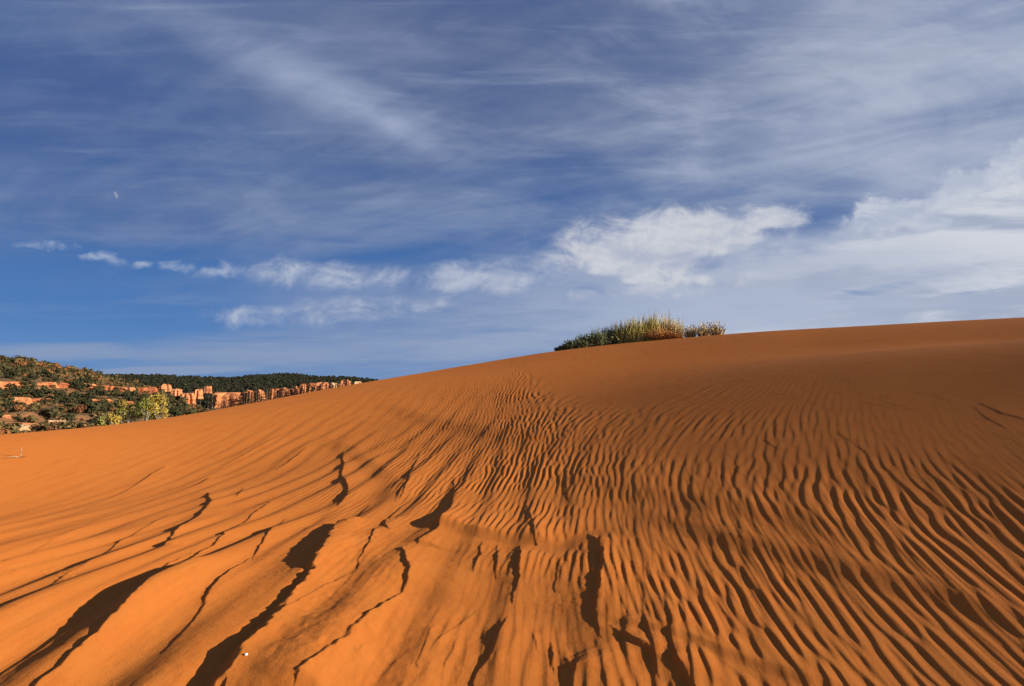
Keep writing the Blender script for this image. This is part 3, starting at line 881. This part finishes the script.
def crest_shrub(px, py_base, wpx, hpx, kind, seed, label, back=0.25, nb=330):
    rg = random.Random(seed)
    d0 = pix_dir(px, py_base); th = math.atan2(d0[0], d0[1])
    rs = np.linspace(8, 40, 800); zz = macro(rs * math.sin(th), rs * math.cos(th)); i = int(np.argmax(zz / rs))
    r = float(rs[i]) + back; x, y = r * math.sin(th), r * math.cos(th); z = float(macro(np.array([x]), np.array([y]))[0])
    w = wpx / F * y; h = hpx / F * y
    root = empty(NAME[kind], (x, y, z - .03), label, 'shrub' if kind != 'tussock' else 'grass tuft', 'plants on the dune crest')
    bm, lm, sp, lf = KIND[kind]
    V = []; Fc = []; tips = []
    for _ in range(nb):
        a = rg.uniform(0, 6.28); q = math.sqrt(rg.random()) * .36 * w; k = rg.uniform(.5, .98) if rg.random() < .88 else rg.uniform(.98, 1.22)
        p = np.array([q * math.cos(a), q * math.sin(a) * .8, 0])
        o = rg.gauss(0, sp) * h; o2 = rg.gauss(0, sp) * h
        env = 1 - .45 * (q / (.36 * w)) ** 2
        tip = np.array([p[0] * 1.25 + o, p[1] * 1.2 + o2, h * k * env])
        blade(V, Fc, p, tip, rg.uniform(.014, .034), rg, 3); tips.append((p, tip))
    mesh_obj('stems', V, Fc, bm, root)
    if lf:
        V = []; Fc = []
        for _ in range(lf):
            p, t = rg.choice(tips); c = p + (t - p) * rg.uniform(.3, 1.0) + np.array([rg.gauss(0, .02) for _ in range(3)])
            s = rg.uniform(.02, .05); t1 = np.array([rg.gauss(0, 1), rg.gauss(0, 1), abs(rg.gauss(.4, 1))]); t1 /= np.linalg.norm(t1)
            t2 = np.cross(t1, [rg.gauss(0, 1) for _ in range(3)]); t2 /= np.linalg.norm(t2) + 1e-6
            i = len(V); V += [c - t1 * s * .4, c + t2 * s * .4, c + t1 * s, c - t2 * s * .4]; Fc.append((i, i + 1, i + 2, i + 3))
        mesh_obj('leaves', V, Fc, lm, root)
    return root
NAME = {'sage': 'sagebrush', 'tussock': 'grass_tussock', 'brush': 'rabbitbrush', 'dead': 'dead_shrub', 'stalk': 'stalky_shrub'}
KIND = {'sage': (M_SAGE, M_SAGE, .22, 1500), 'tussock': (M_GRASS, M_GRASS, .13, 260), 'brush': (M_STRAW, M_GRASS, .14, 420),
        'dead': (M_OCHRE, M_OCHRE, .45, 300), 'stalk': (M_DRY, M_STRAW, .20, 420)}
crest_shrub(560, 350.5, 10, 5, 'sage', 1, 'tiny grey-green sprig at the left end of the crest plants', .15, 70)
crest_shrub(571, 349, 16, 11, 'sage', 2, 'small dark grey-green sagebrush, second from the left on the crest', .3, 260)
crest_shrub(583, 347.5, 19, 15, 'sage', 3, 'dark sagebrush with spiky top, third from the left on the crest', .4, 330)
crest_shrub(597, 346, 22, 19, 'sage', 4, 'dark bushy sagebrush fourth from the left on the crest', .5, 420)
crest_shrub(611, 344.5, 22, 22, 'sage', 5, 'tallest dark sagebrush, touching the yellow-green grass on its right', .6, 430)
crest_shrub(624, 343, 22, 26, 'tussock', 6, 'yellow-green grass tuft next to the tallest dark sagebrush', .5, 520)
crest_shrub(636, 342, 22, 28, 'tussock', 7, 'olive grass tuft in the middle of the crest plants', .4, 520)
crest_shrub(651, 340.5, 25, 30, 'tussock', 8, 'tallest upright grass tuft with tan tips on the crest', .5, 620)
crest_shrub(666, 339.5, 20, 28, 'brush', 9, 'straw-coloured tall brush behind the orange dead shrub', .8, 430)
crest_shrub(676, 338.5, 16, 22, 'brush', 10, 'shorter straw-coloured brush at the right of the main clump', .7, 320)
crest_shrub(662, 339.8, 26, 15, 'dead', 11, 'bright orange dead shrub sprawling in front of the tall brush', .05, 420)
crest_shrub(675, 338.8, 12, 8, 'dead', 12, 'low rusty orange dead shrub beside the gap in the plants', .0, 220)
crest_shrub(691, 337.2, 14, 15, 'stalk', 13, 'stalky brown shrub just right of the gap in the plants', .3, 90)
crest_shrub(704, 336, 17, 17, 'stalk', 14, 'stalky tan shrub in the middle of the right-hand clump', .3, 110)
crest_shrub(716, 335, 17, 16, 'stalk', 15, 'stalky pale shrub at the right end of the crest plants', .3, 100)

def stone(name, x, y, s, mat, seed, label, cat, group=None, sink=.3):
    rg = np.random.default_rng(seed); bm = bmesh.new(); bmesh.ops.create_icosphere(bm, subdivisions=2, radius=1)
    k = rg.normal(size=(5, 3))
    for v in bm.verts:
        n = np.array(v.co); f = 1 + .14 * sum(math.sin(2.1 * float(n @ q) + i) for i, q in enumerate(k)) / 2.2
        v.co = (n[0] * s * f * 1.25, n[1] * s * f, n[2] * s * f * .75)
    me = bpy.data.meshes.new(name); bm.to_mesh(me); bm.free(); me.materials.append(mat)
    o = link(bpy.data.objects.new(name, me)); o.location = (x, y, sand_z(x, y) + s * .75 * (1 - 2 * sink)); o.rotation_euler = (0, 0, seed)
    return tag(o, label, cat, group)

gx, gy = ground_hit(246, 655, dune_height)
stone('pebble', gx, gy, .006, M_PEBBLE, 3, 'tiny white pebble lying in the shadowed trough of the sand', 'pebble', sink=.15)
for i, (px, py_, s) in enumerate([(645, 339, .11), (651, 339.5, .09)]):
    gx, gy = ground_hit(px, py_); stone('stone', gx, gy, s, M_PALE, 8 + i, ['pale flat stone at the foot of the tall grass on the crest', 'smaller pale stone touching the orange dead shrub on the crest'][i], 'stone', 'pale stones on the crest')

# dead twig poking out of the sand at the left
gx, gy = ground_hit(20, 457)
root = empty('dry_twig', (gx, gy, sand_z(gx, gy)), 'short dead twig sticking out of the smooth sand at far left', 'twig')
V = []; Fc = []
tube(V, Fc, (0, 0, -.05), (.01, 0, .07), .009, .007); tube(V, Fc, (.01, 0, .07), (-.003, .02, .15), .007, .003); tube(V, Fc, (.008, 0, .05), (.04, -.02, .11), .005, .002)
mesh_obj('stick', V, Fc, M_TWIG, root)
V = []; Fc = []
tube(V, Fc, (-.02, -.02, .005), (-.10, -.05, .015), .007, .003); tube(V, Fc, (.03, -.02, .005), (.12, -.05, .012), .006, .003); tube(V, Fc, (0, -.03, .004), (-.06, -.15, .012), .008, .003)
mesh_obj('rootlet', V, Fc, M_TWIG, root)

# ------------------------------------------------------------------ day moon
def moon():
    m = bpy.data.materials.new('moon_glow'); m.use_nodes = True
    nt = NT(m.node_tree); m.node_tree.nodes.clear()
    e = nt.node('ShaderNodeEmission'); e.inputs[0].default_value = (.40, .44, .62, 1); e.inputs[1].default_value = .21  # even glow stands in for sunlight on the moon
    out = nt.node('ShaderNodeOutputMaterial'); m.node_tree.links.new(e.outputs[0], out.inputs[0])
    d = pix_dir(115.2, 195); D = 9000.
    n = np.array(d) / np.linalg.norm(d)
    bm = bmesh.new(); bmesh.ops.create_uvsphere(bm, u_segments=32, v_segments=16, radius=1)
    rad = 3.4 / F * D * .9
    for v in bm.verts:
        v.co = (v.co.x * rad * (.52 if v.co.x > 0 else .12), v.co.y * rad * .3, v.co.z * rad)  # squashed to the sunlit part: the phase is put into the shape
    me = bpy.data.meshes.new('moon'); bm.to_mesh(me); bm.free(); me.materials.append(m)
    o = link(bpy.data.objects.new('moon', me)); o.location = n * D; o.rotation_euler = (0, R(-22), -math.atan2(d[0], d[1]))
    o['label'] = 'small pale daytime moon in the blue sky at left'; o['category'] = 'moon'
moon()

# ------------------------------------------------------------------ sky
def gn(px, py):
    d = pix_dir(px, py); return d[0] / d[1], d[2] / d[1]

def build_world():
    w = bpy.data.worlds.new('World'); scene.world = w; w.use_nodes = True
    nt = NT(w.node_tree); w.node_tree.nodes.clear()
    STR = .1
    G = 2 ** -EXPOSURE / STR
    def lin(r, g, b):
        f = lambda c: (c / 12.92 if c <= .04045 else ((c + .055) / 1.055) ** 2.4)
        return tuple(f(c / 255) * G for c in (r, g, b))
    sky = nt.node('ShaderNodeTexSky', sky_type='NISHITA', sun_disc=False)
    sky.sun_elevation = SUN_EL; sky.sun_rotation = SUN_AZ
    sky.air_density = 1.0; sky.dust_density = .3; sky.ozone_density = 3.0; sky.altitude = 1800
    D = nt.node('ShaderNodeTexCoord').outputs['Generated']
    dx, dy, dz = nt.sep(D)
    yy = nt.mx(dy, .12)
    gx = nt.div(dx, yy); gz = nt.div(dz, yy)
    # flat cloud decks seen in perspective
    up = nt.add(nt.mx(dz, 0.), .07)
    pxl = nt.div(dx, up); pyl = nt.div(dy, up)
    deck = nt.xyz(pxl, pyl, 0.)
    gno = nt.xyz(gx, gz, 0.)

    base = nt.mix(1., sky.outputs[0], (.62, .78, 1.0), 'MULTIPLY')
    base = nt.mix(nt.ss(dy, -.35, .05, .45, .94), base, nt.mix(nt.ss(gz, .02, .55), lin(58, 108, 170), lin(56, 82, 134)))

    def streak_noise(ang, sx, sy, scale, det, rough, seed, dist=.4):
        c, s = math.cos(ang), math.sin(ang)
        a = nt.add(nt.mul(pxl, c * sx), nt.mul(pyl, s * sx)); b = nt.add(nt.mul(pxl, -s * sy), nt.mul(pyl, c * sy))
        return nt.noise(nt.xyz(a, b, seed), scale, det, rough, dist)

    def ellipse(px, py, rx, ry, rot=0., soft=1.):
        """falloff round a point of the sky; radii in pixels of the photograph"""
        cx, cz = gn(px, py)
        a = nt.sub(gx, cx); b = nt.sub(gz, cz)
        c, s = math.cos(R(rot)), math.sin(R(rot))
        u = nt.div(nt.add(nt.mul(a, c), nt.mul(b, s)), rx / F); v = nt.div(nt.add(nt.mul(a, -s), nt.mul(b, c)), ry / F)
        return nt.m('SQRT', nt.add(nt.mul(u, u), nt.mul(v, v)))

    # --- thin high veil, greyer at the top middle, open at lower left
    v1 = streak_noise(R(18), 1.0, 1.9, 1.5, 9., .60, 1.3, .9)
    v2 = streak_noise(R(-30), .55, 2.0, 2.0, 9., .56, 4.1, 1.0)
    v3 = nt.noise(nt.xyz(nt.mul(gx, 1.6), nt.mul(gz, 6.), 2.), 2.6, 9., .58, .6)
    v4 = nt.noise(nt.xyz(nt.mul(gx, 1.), nt.mul(gz, 2.2), 12.), 2.2, 8., .6, .8)
    tex = nt.add(nt.add(nt.mul(v1, .34), nt.mul(v2, .20)), nt.add(nt.mul(v3, .24), nt.mul(v4, .38)))
    reg = nt.ss(ellipse(600, 30, 700, 330), .25, 1.25, .15, .02)
    reg = nt.add(reg, nt.ss(ellipse(1000, 130, 420, 260), .3, 1.2, .16, 0.))
    reg = nt.add(reg, nt.ss(ellipse(170, 205, 330, 42, 2), .3, 1.25, .10, 0.))
    reg = nt.sub(reg, nt.ss(ellipse(60, 310, 260, 62, 4), .35, 1.3, .30, 0.))
    reg = nt.sub(reg, nt.ss(ellipse(130, 100, 190, 36, -12), .2, 1.3, .11, 0.))
    reg = nt.sub(reg, nt.ss(ellipse(300, 175, 170, 14, 0), .2, 1.3, .08, 0.))
    reg = nt.sub(reg, nt.ss(ellipse(620, 160, 150, 22, 5), .2, 1.3, .10, 0.))
    reg = nt.sub(reg, nt.ss(ellipse(660, 190, 170, 14, 4), .2, 1.3, .10, 0.))
    reg = nt.sub(reg, nt.ss(ellipse(815, 205, 70, 34, 25), .2, 1.3, .15, 0.))
    reg = nt.sub(reg, nt.ss(ellipse(410, 258, 110, 14, 2), .2, 1.3, .14, 0.))
    veil = nt.ss(nt.add(tex, reg), .42, 1.0, .05, .92)
    vcol = nt.mix(nt.ss(gx, -.6, .75), lin(128, 144, 176), lin(176, 186, 206))
    vcol = nt.mix(nt.ss(ellipse(530, -10, 420, 190), .1, 1.3, .75, 0.), vcol, lin(106, 116, 146))
    vcol = nt.mix(nt.ss(nt.add(nt.mul(v2, .6), nt.mul(v4, .4)), .36, .62, .42, 0.), vcol, nt.mix(nt.ss(gx, -.3, .9), lin(78, 94, 134), lin(136, 152, 188)))
    vcol = nt.mix(nt.ss(nt.add(nt.mul(v1, .5), nt.mul(v3, .5)), .50, .66, 0., .45), vcol, nt.mix(nt.ss(gx, -.5, .7), lin(140, 154, 188), lin(190, 198, 216)))
    col = nt.mix(veil, base, vcol)

    # --- bright cirrus plume from upper left to the middle
    fib = streak_noise(R(-38), .7, 3.4, 1.5, 8., .6, 9.7, 1.0)
    pl = nt.ss(ellipse(300, 78, 190, 30, -27), .0, 1.4, 1., 0.)
    pl2 = nt.ss(ellipse(393, 125, 70, 15, -31), .0, 1.35, 1., 0.)
    plume = nt.mul(nt.add(nt.mul(pl, .75), nt.mul(pl2, .45)), nt.ss(nt.add(nt.mul(fib, .7), nt.mul(v3, .4)), .36, .72, .30, 1.))
    col = nt.mix(plume, col, lin(160, 172, 200))

    # --- right-hand altostratus bank
    bn = nt.noise(nt.xyz(nt.mul(gx, 1.6), nt.mul(gz, 5.5), 5.), 2.6, 8., .6, .6)
    bn2 = nt.noise(nt.xyz(nt.mul(gx, 1.), nt.mul(gz, 1.3), 8.), 9., 8., .6, .3)
    lon0 = nt.noise(nt.xyz(nt.mul(gx, 1.1), nt.mul(nt.sub(gz, nt.mul(gx, .1)), 13.), 16.), 3.3, 9., .62, .5)
    x1, z1 = gn(560, 322); x2, z2 = gn(1024, 142)
    sl = (z2 - z1) / (x2 - x1)
    edge = nt.sub(nt.add(nt.mul(nt.sub(gx, x1), sl), z1), gz)      # above zero below the slanting top edge
    edge = nt.add(edge, nt.add(nt.mul(nt.sub(bn2, .5), .17), nt.mul(nt.sub(bn, .5), .10)))
    bank = nt.mul(nt.ss(edge, -.012, .075), nt.ss(gx, -.10, .34))
    hol = nt.ss(nt.add(nt.add(bn, .15), nt.add(nt.ss(ellipse(885, 288, 70, 7, 9), .2, 1.4, -.26, 0.), nt.ss(ellipse(985, 290, 80, 5, 5), .2, 1.4, -.2, 0.))), .30, .47)
    bank = nt.mul(bank, nt.mul(hol, .93))
    brt = nt.ss(nt.add(nt.add(nt.mul(bn, .7), nt.mul(lon0, .35)), nt.ss(ellipse(925, 246, 150, 20, 5), .2, 1.3, .14, 0.)), .45, .68)
    bcol = nt.mix(brt, lin(164, 175, 197), lin(216, 219, 226))
    bcol = nt.mix(nt.ss(edge, .0, .09, .55, 0.), bcol, lin(196, 203, 220))
    col = nt.mix(bank, col, bcol)

    # lumpy sunlit rim along the slanting top of the bank
    # --- cumulus bank in the middle, lumpy top edge
    def puffs(mask, thick, c_hi, c_lo, scale, col, lo=.44, hi=.60, op=.95, seed=3.):
        n = nt.noise(nt.xyz(gx, nt.mul(gz, 1.55), seed), scale, 10., .62, .35)
        nb = nt.noise(nt.xyz(gx, nt.mul(gz, 1.55), seed), scale * .5, 6., .5, .2)
        nb2 = nt.noise(nt.xyz(nt.add(gx, .016), nt.sub(nt.mul(gz, 1.55), .030), seed), scale * .5, 6., .5, .2)
        f = nt.ss(nt.add(n, nt.mul(nt.sub(mask, .5), thick)), lo, hi, 0., op)
        n2 = nt.noise(nt.xyz(nt.add(gx, .006), nt.sub(nt.mul(gz, 1.55), .012), seed), scale, 9., .56, .35)
        shade = nt.add(nt.mul(nt.ss(nt.sub(n, n2), -.07, .07), .28), nt.add(nt.mul(nt.ss(nt.sub(nb, nb2), -.10, .10), .40), nt.mul(nt.ss(f, .3, 1.), .32)))
        return nt.mix(f, col, nt.mix(shade, c_lo, c_hi)), f
    rim = nt.mul(nt.mul(nt.ss(edge, -.03, .03), nt.ss(edge, .02, .15, 1., 0.)), nt.ss(gx, .42, .62))
    col, _ = puffs(nt.mul(rim, .9), .70, lin(206, 211, 221), lin(172, 183, 205), 13., col, .42, .74, .75, 15.)
    m6 = nt.mx(nt.ss(ellipse(690, 285, 320, 52, 4), .1, 1.5, 1., 0.), nt.ss(ellipse(450, 305, 230, 42, 0), .1, 1.4, .75, 0.))
    col = nt.mix(nt.mul(m6, nt.ss(nt.add(nt.mul(bn, .5), nt.mul(v3, .5)), .30, .62)), col, nt.mix(nt.ss(gx, -.2, .5), lin(140, 157, 190), lin(172, 182, 203)))
    m1 = nt.ss(ellipse(676, 243, 155, 52, 3), .2, 1.2, 1., 0.)
    m1 = nt.mx(m1, nt.ss(ellipse(690, 285, 150, 24, 6), .1, 1.4, .72, 0.))
    m1 = nt.mx(m1, nt.ss(ellipse(768, 217, 50, 22, 5), .1, 1.4, .9, 0.))
    m1 = nt.mx(m1, nt.ss(ellipse(620, 262, 125, 40, -8), .1, 1.3, .85, 0.))
    m1 = nt.sub(m1, nt.ss(ellipse(735, 262, 56, 13, 8), .2, 1.3, .55, 0.))
    m1 = nt.sub(m1, nt.ss(ellipse(575, 280, 60, 8, -6), .2, 1.3, .4, 0.))
    col, _ = puffs(m1, .75, lin(208, 210, 217), lin(160, 171, 196), 13., col, .35, .74, .93, 3.)
    m2 = nt.ss(ellipse(480, 278, 130, 30, 3), .1, 1.35, .95, 0.)
    m2 = nt.mx(m2, nt.ss(ellipse(335, 276, 160, 22, -2), .0, 1.5, .86, 0.))
    m2 = nt.mx(m2, nt.ss(ellipse(325, 311, 145, 19, 5), .0, 1.5, .9, 0.))
    m2 = nt.mx(m2, nt.ss(ellipse(425, 303, 60, 14, 4), .2, 1.2, .8, 0.))
    col, _ = puffs(m2, .62, lin(184, 192, 210), lin(140, 156, 188), 14., col, .40, .84, .90, 7.)
    m3 = nt.ss(ellipse(52, 246, 46, 8, -2), .0, 1.6, .85, 0.)
    for (a, b, c, d_, e) in ((97, 256, 26, 9, 4), (118, 262, 26, 7, -14), (140, 265, 22, 7, 0), (178, 267, 36, 9, 0), (222, 272, 40, 9, 0)):
        m3 = nt.mx(m3, nt.ss(ellipse(a, b, c, d_, e), .0, 1.6, .85, 0.))
    col, _ = puffs(m3, .62, lin(170, 182, 206), lin(126, 150, 190), 24., col, .46, .84, .85, 11.)
    m5 = nt.ss(ellipse(200, 285, 190, 22, -4), .1, 1.4, .45, 0.)
    col = nt.mix(nt.mul(m5, nt.ss(v3, .3, .7)), col, lin(118, 142, 184))

    # --- long low streaks near the horizon
    lon = nt.noise(nt.xyz(nt.mul(gx, 1.1), nt.mul(gz, 13.), 6.), 2.3, 7., .58, .4)
    m4 = nt.ss(ellipse(330, 345, 260, 24, 3), .2, 1.25, .46, 0.)
    m4 = nt.mx(m4, nt.ss(ellipse(165, 371, 105, 5.5, 2), .1, 1.4, .95, 0.))
    m4 = nt.mx(m4, nt.ss(ellipse(60, 352, 120, 11, 0), .2, 1.3, .50, 0.))
    m4 = nt.mx(m4, nt.ss(ellipse(480, 345, 130, 20, 5), .2, 1.25, .5, 0.))
    m4 = nt.mx(m4, nt.ss(ellipse(700, 310, 300, 30, 3), .2, 1.25, .5, 0.))
    f4 = nt.ss(nt.add(nt.mul(nt.sub(lon, .5), 1.2), m4), .02, .60, 0., .88)
    col = nt.mix(f4, col, nt.mix(nt.ss(gx, -.5, .6), lin(140, 156, 186), lin(172, 184, 208)))
    # pale air towards the horizon
    col = nt.mix(nt.ss(gz, -.02, .20, .45, 0.), col, nt.mix(nt.ss(gx, -.6, .6), lin(128, 154, 194), lin(182, 192, 208)))

    bg = nt.node('ShaderNodeBackground'); nt.put(bg.inputs[0], col); bg.inputs[1].default_value = STR
    out = nt.node('ShaderNodeOutputWorld'); w.node_tree.links.new(bg.outputs[0], out.inputs[0])
    w.cycles.sampling_method = 'MANUAL'; w.cycles.sample_map_resolution = 512
build_world()

# ------------------------------------------------------------------ sun, camera, render
L = bpy.data.lights.new('sun', 'SUN'); L.energy = 3.05; L.angle = R(.55); L.color = (1.0, .965, .84)
lo = link(bpy.data.objects.new('sun', L))
from mathutils import Vector
sv = Vector((math.sin(SUN_AZ) * math.cos(SUN_EL), math.cos(SUN_AZ) * math.cos(SUN_EL), math.sin(SUN_EL)))
lo.rotation_euler = sv.to_track_quat('Z', 'Y').to_euler(); lo.location = sv * 100

cam = bpy.data.cameras.new('camera'); cam.sensor_width = 36; cam.lens = F / 1024 * 36; cam.clip_start = .05; cam.clip_end = 30000
co = link(bpy.data.objects.new('camera', cam)); co.rotation_euler = (R(90) + PITCH, 0, 0)
scene.camera = co
scene.view_settings.view_transform = 'Standard'; scene.view_settings.look = 'None'
scene.view_settings.exposure = EXPOSURE; scene.view_settings.gamma = 1; scene.view_settings.use_curve_mapping = False
scene.cycles.max_bounces = 6; scene.cycles.diffuse_bounces = 5
scene.cycles.use_denoising = True
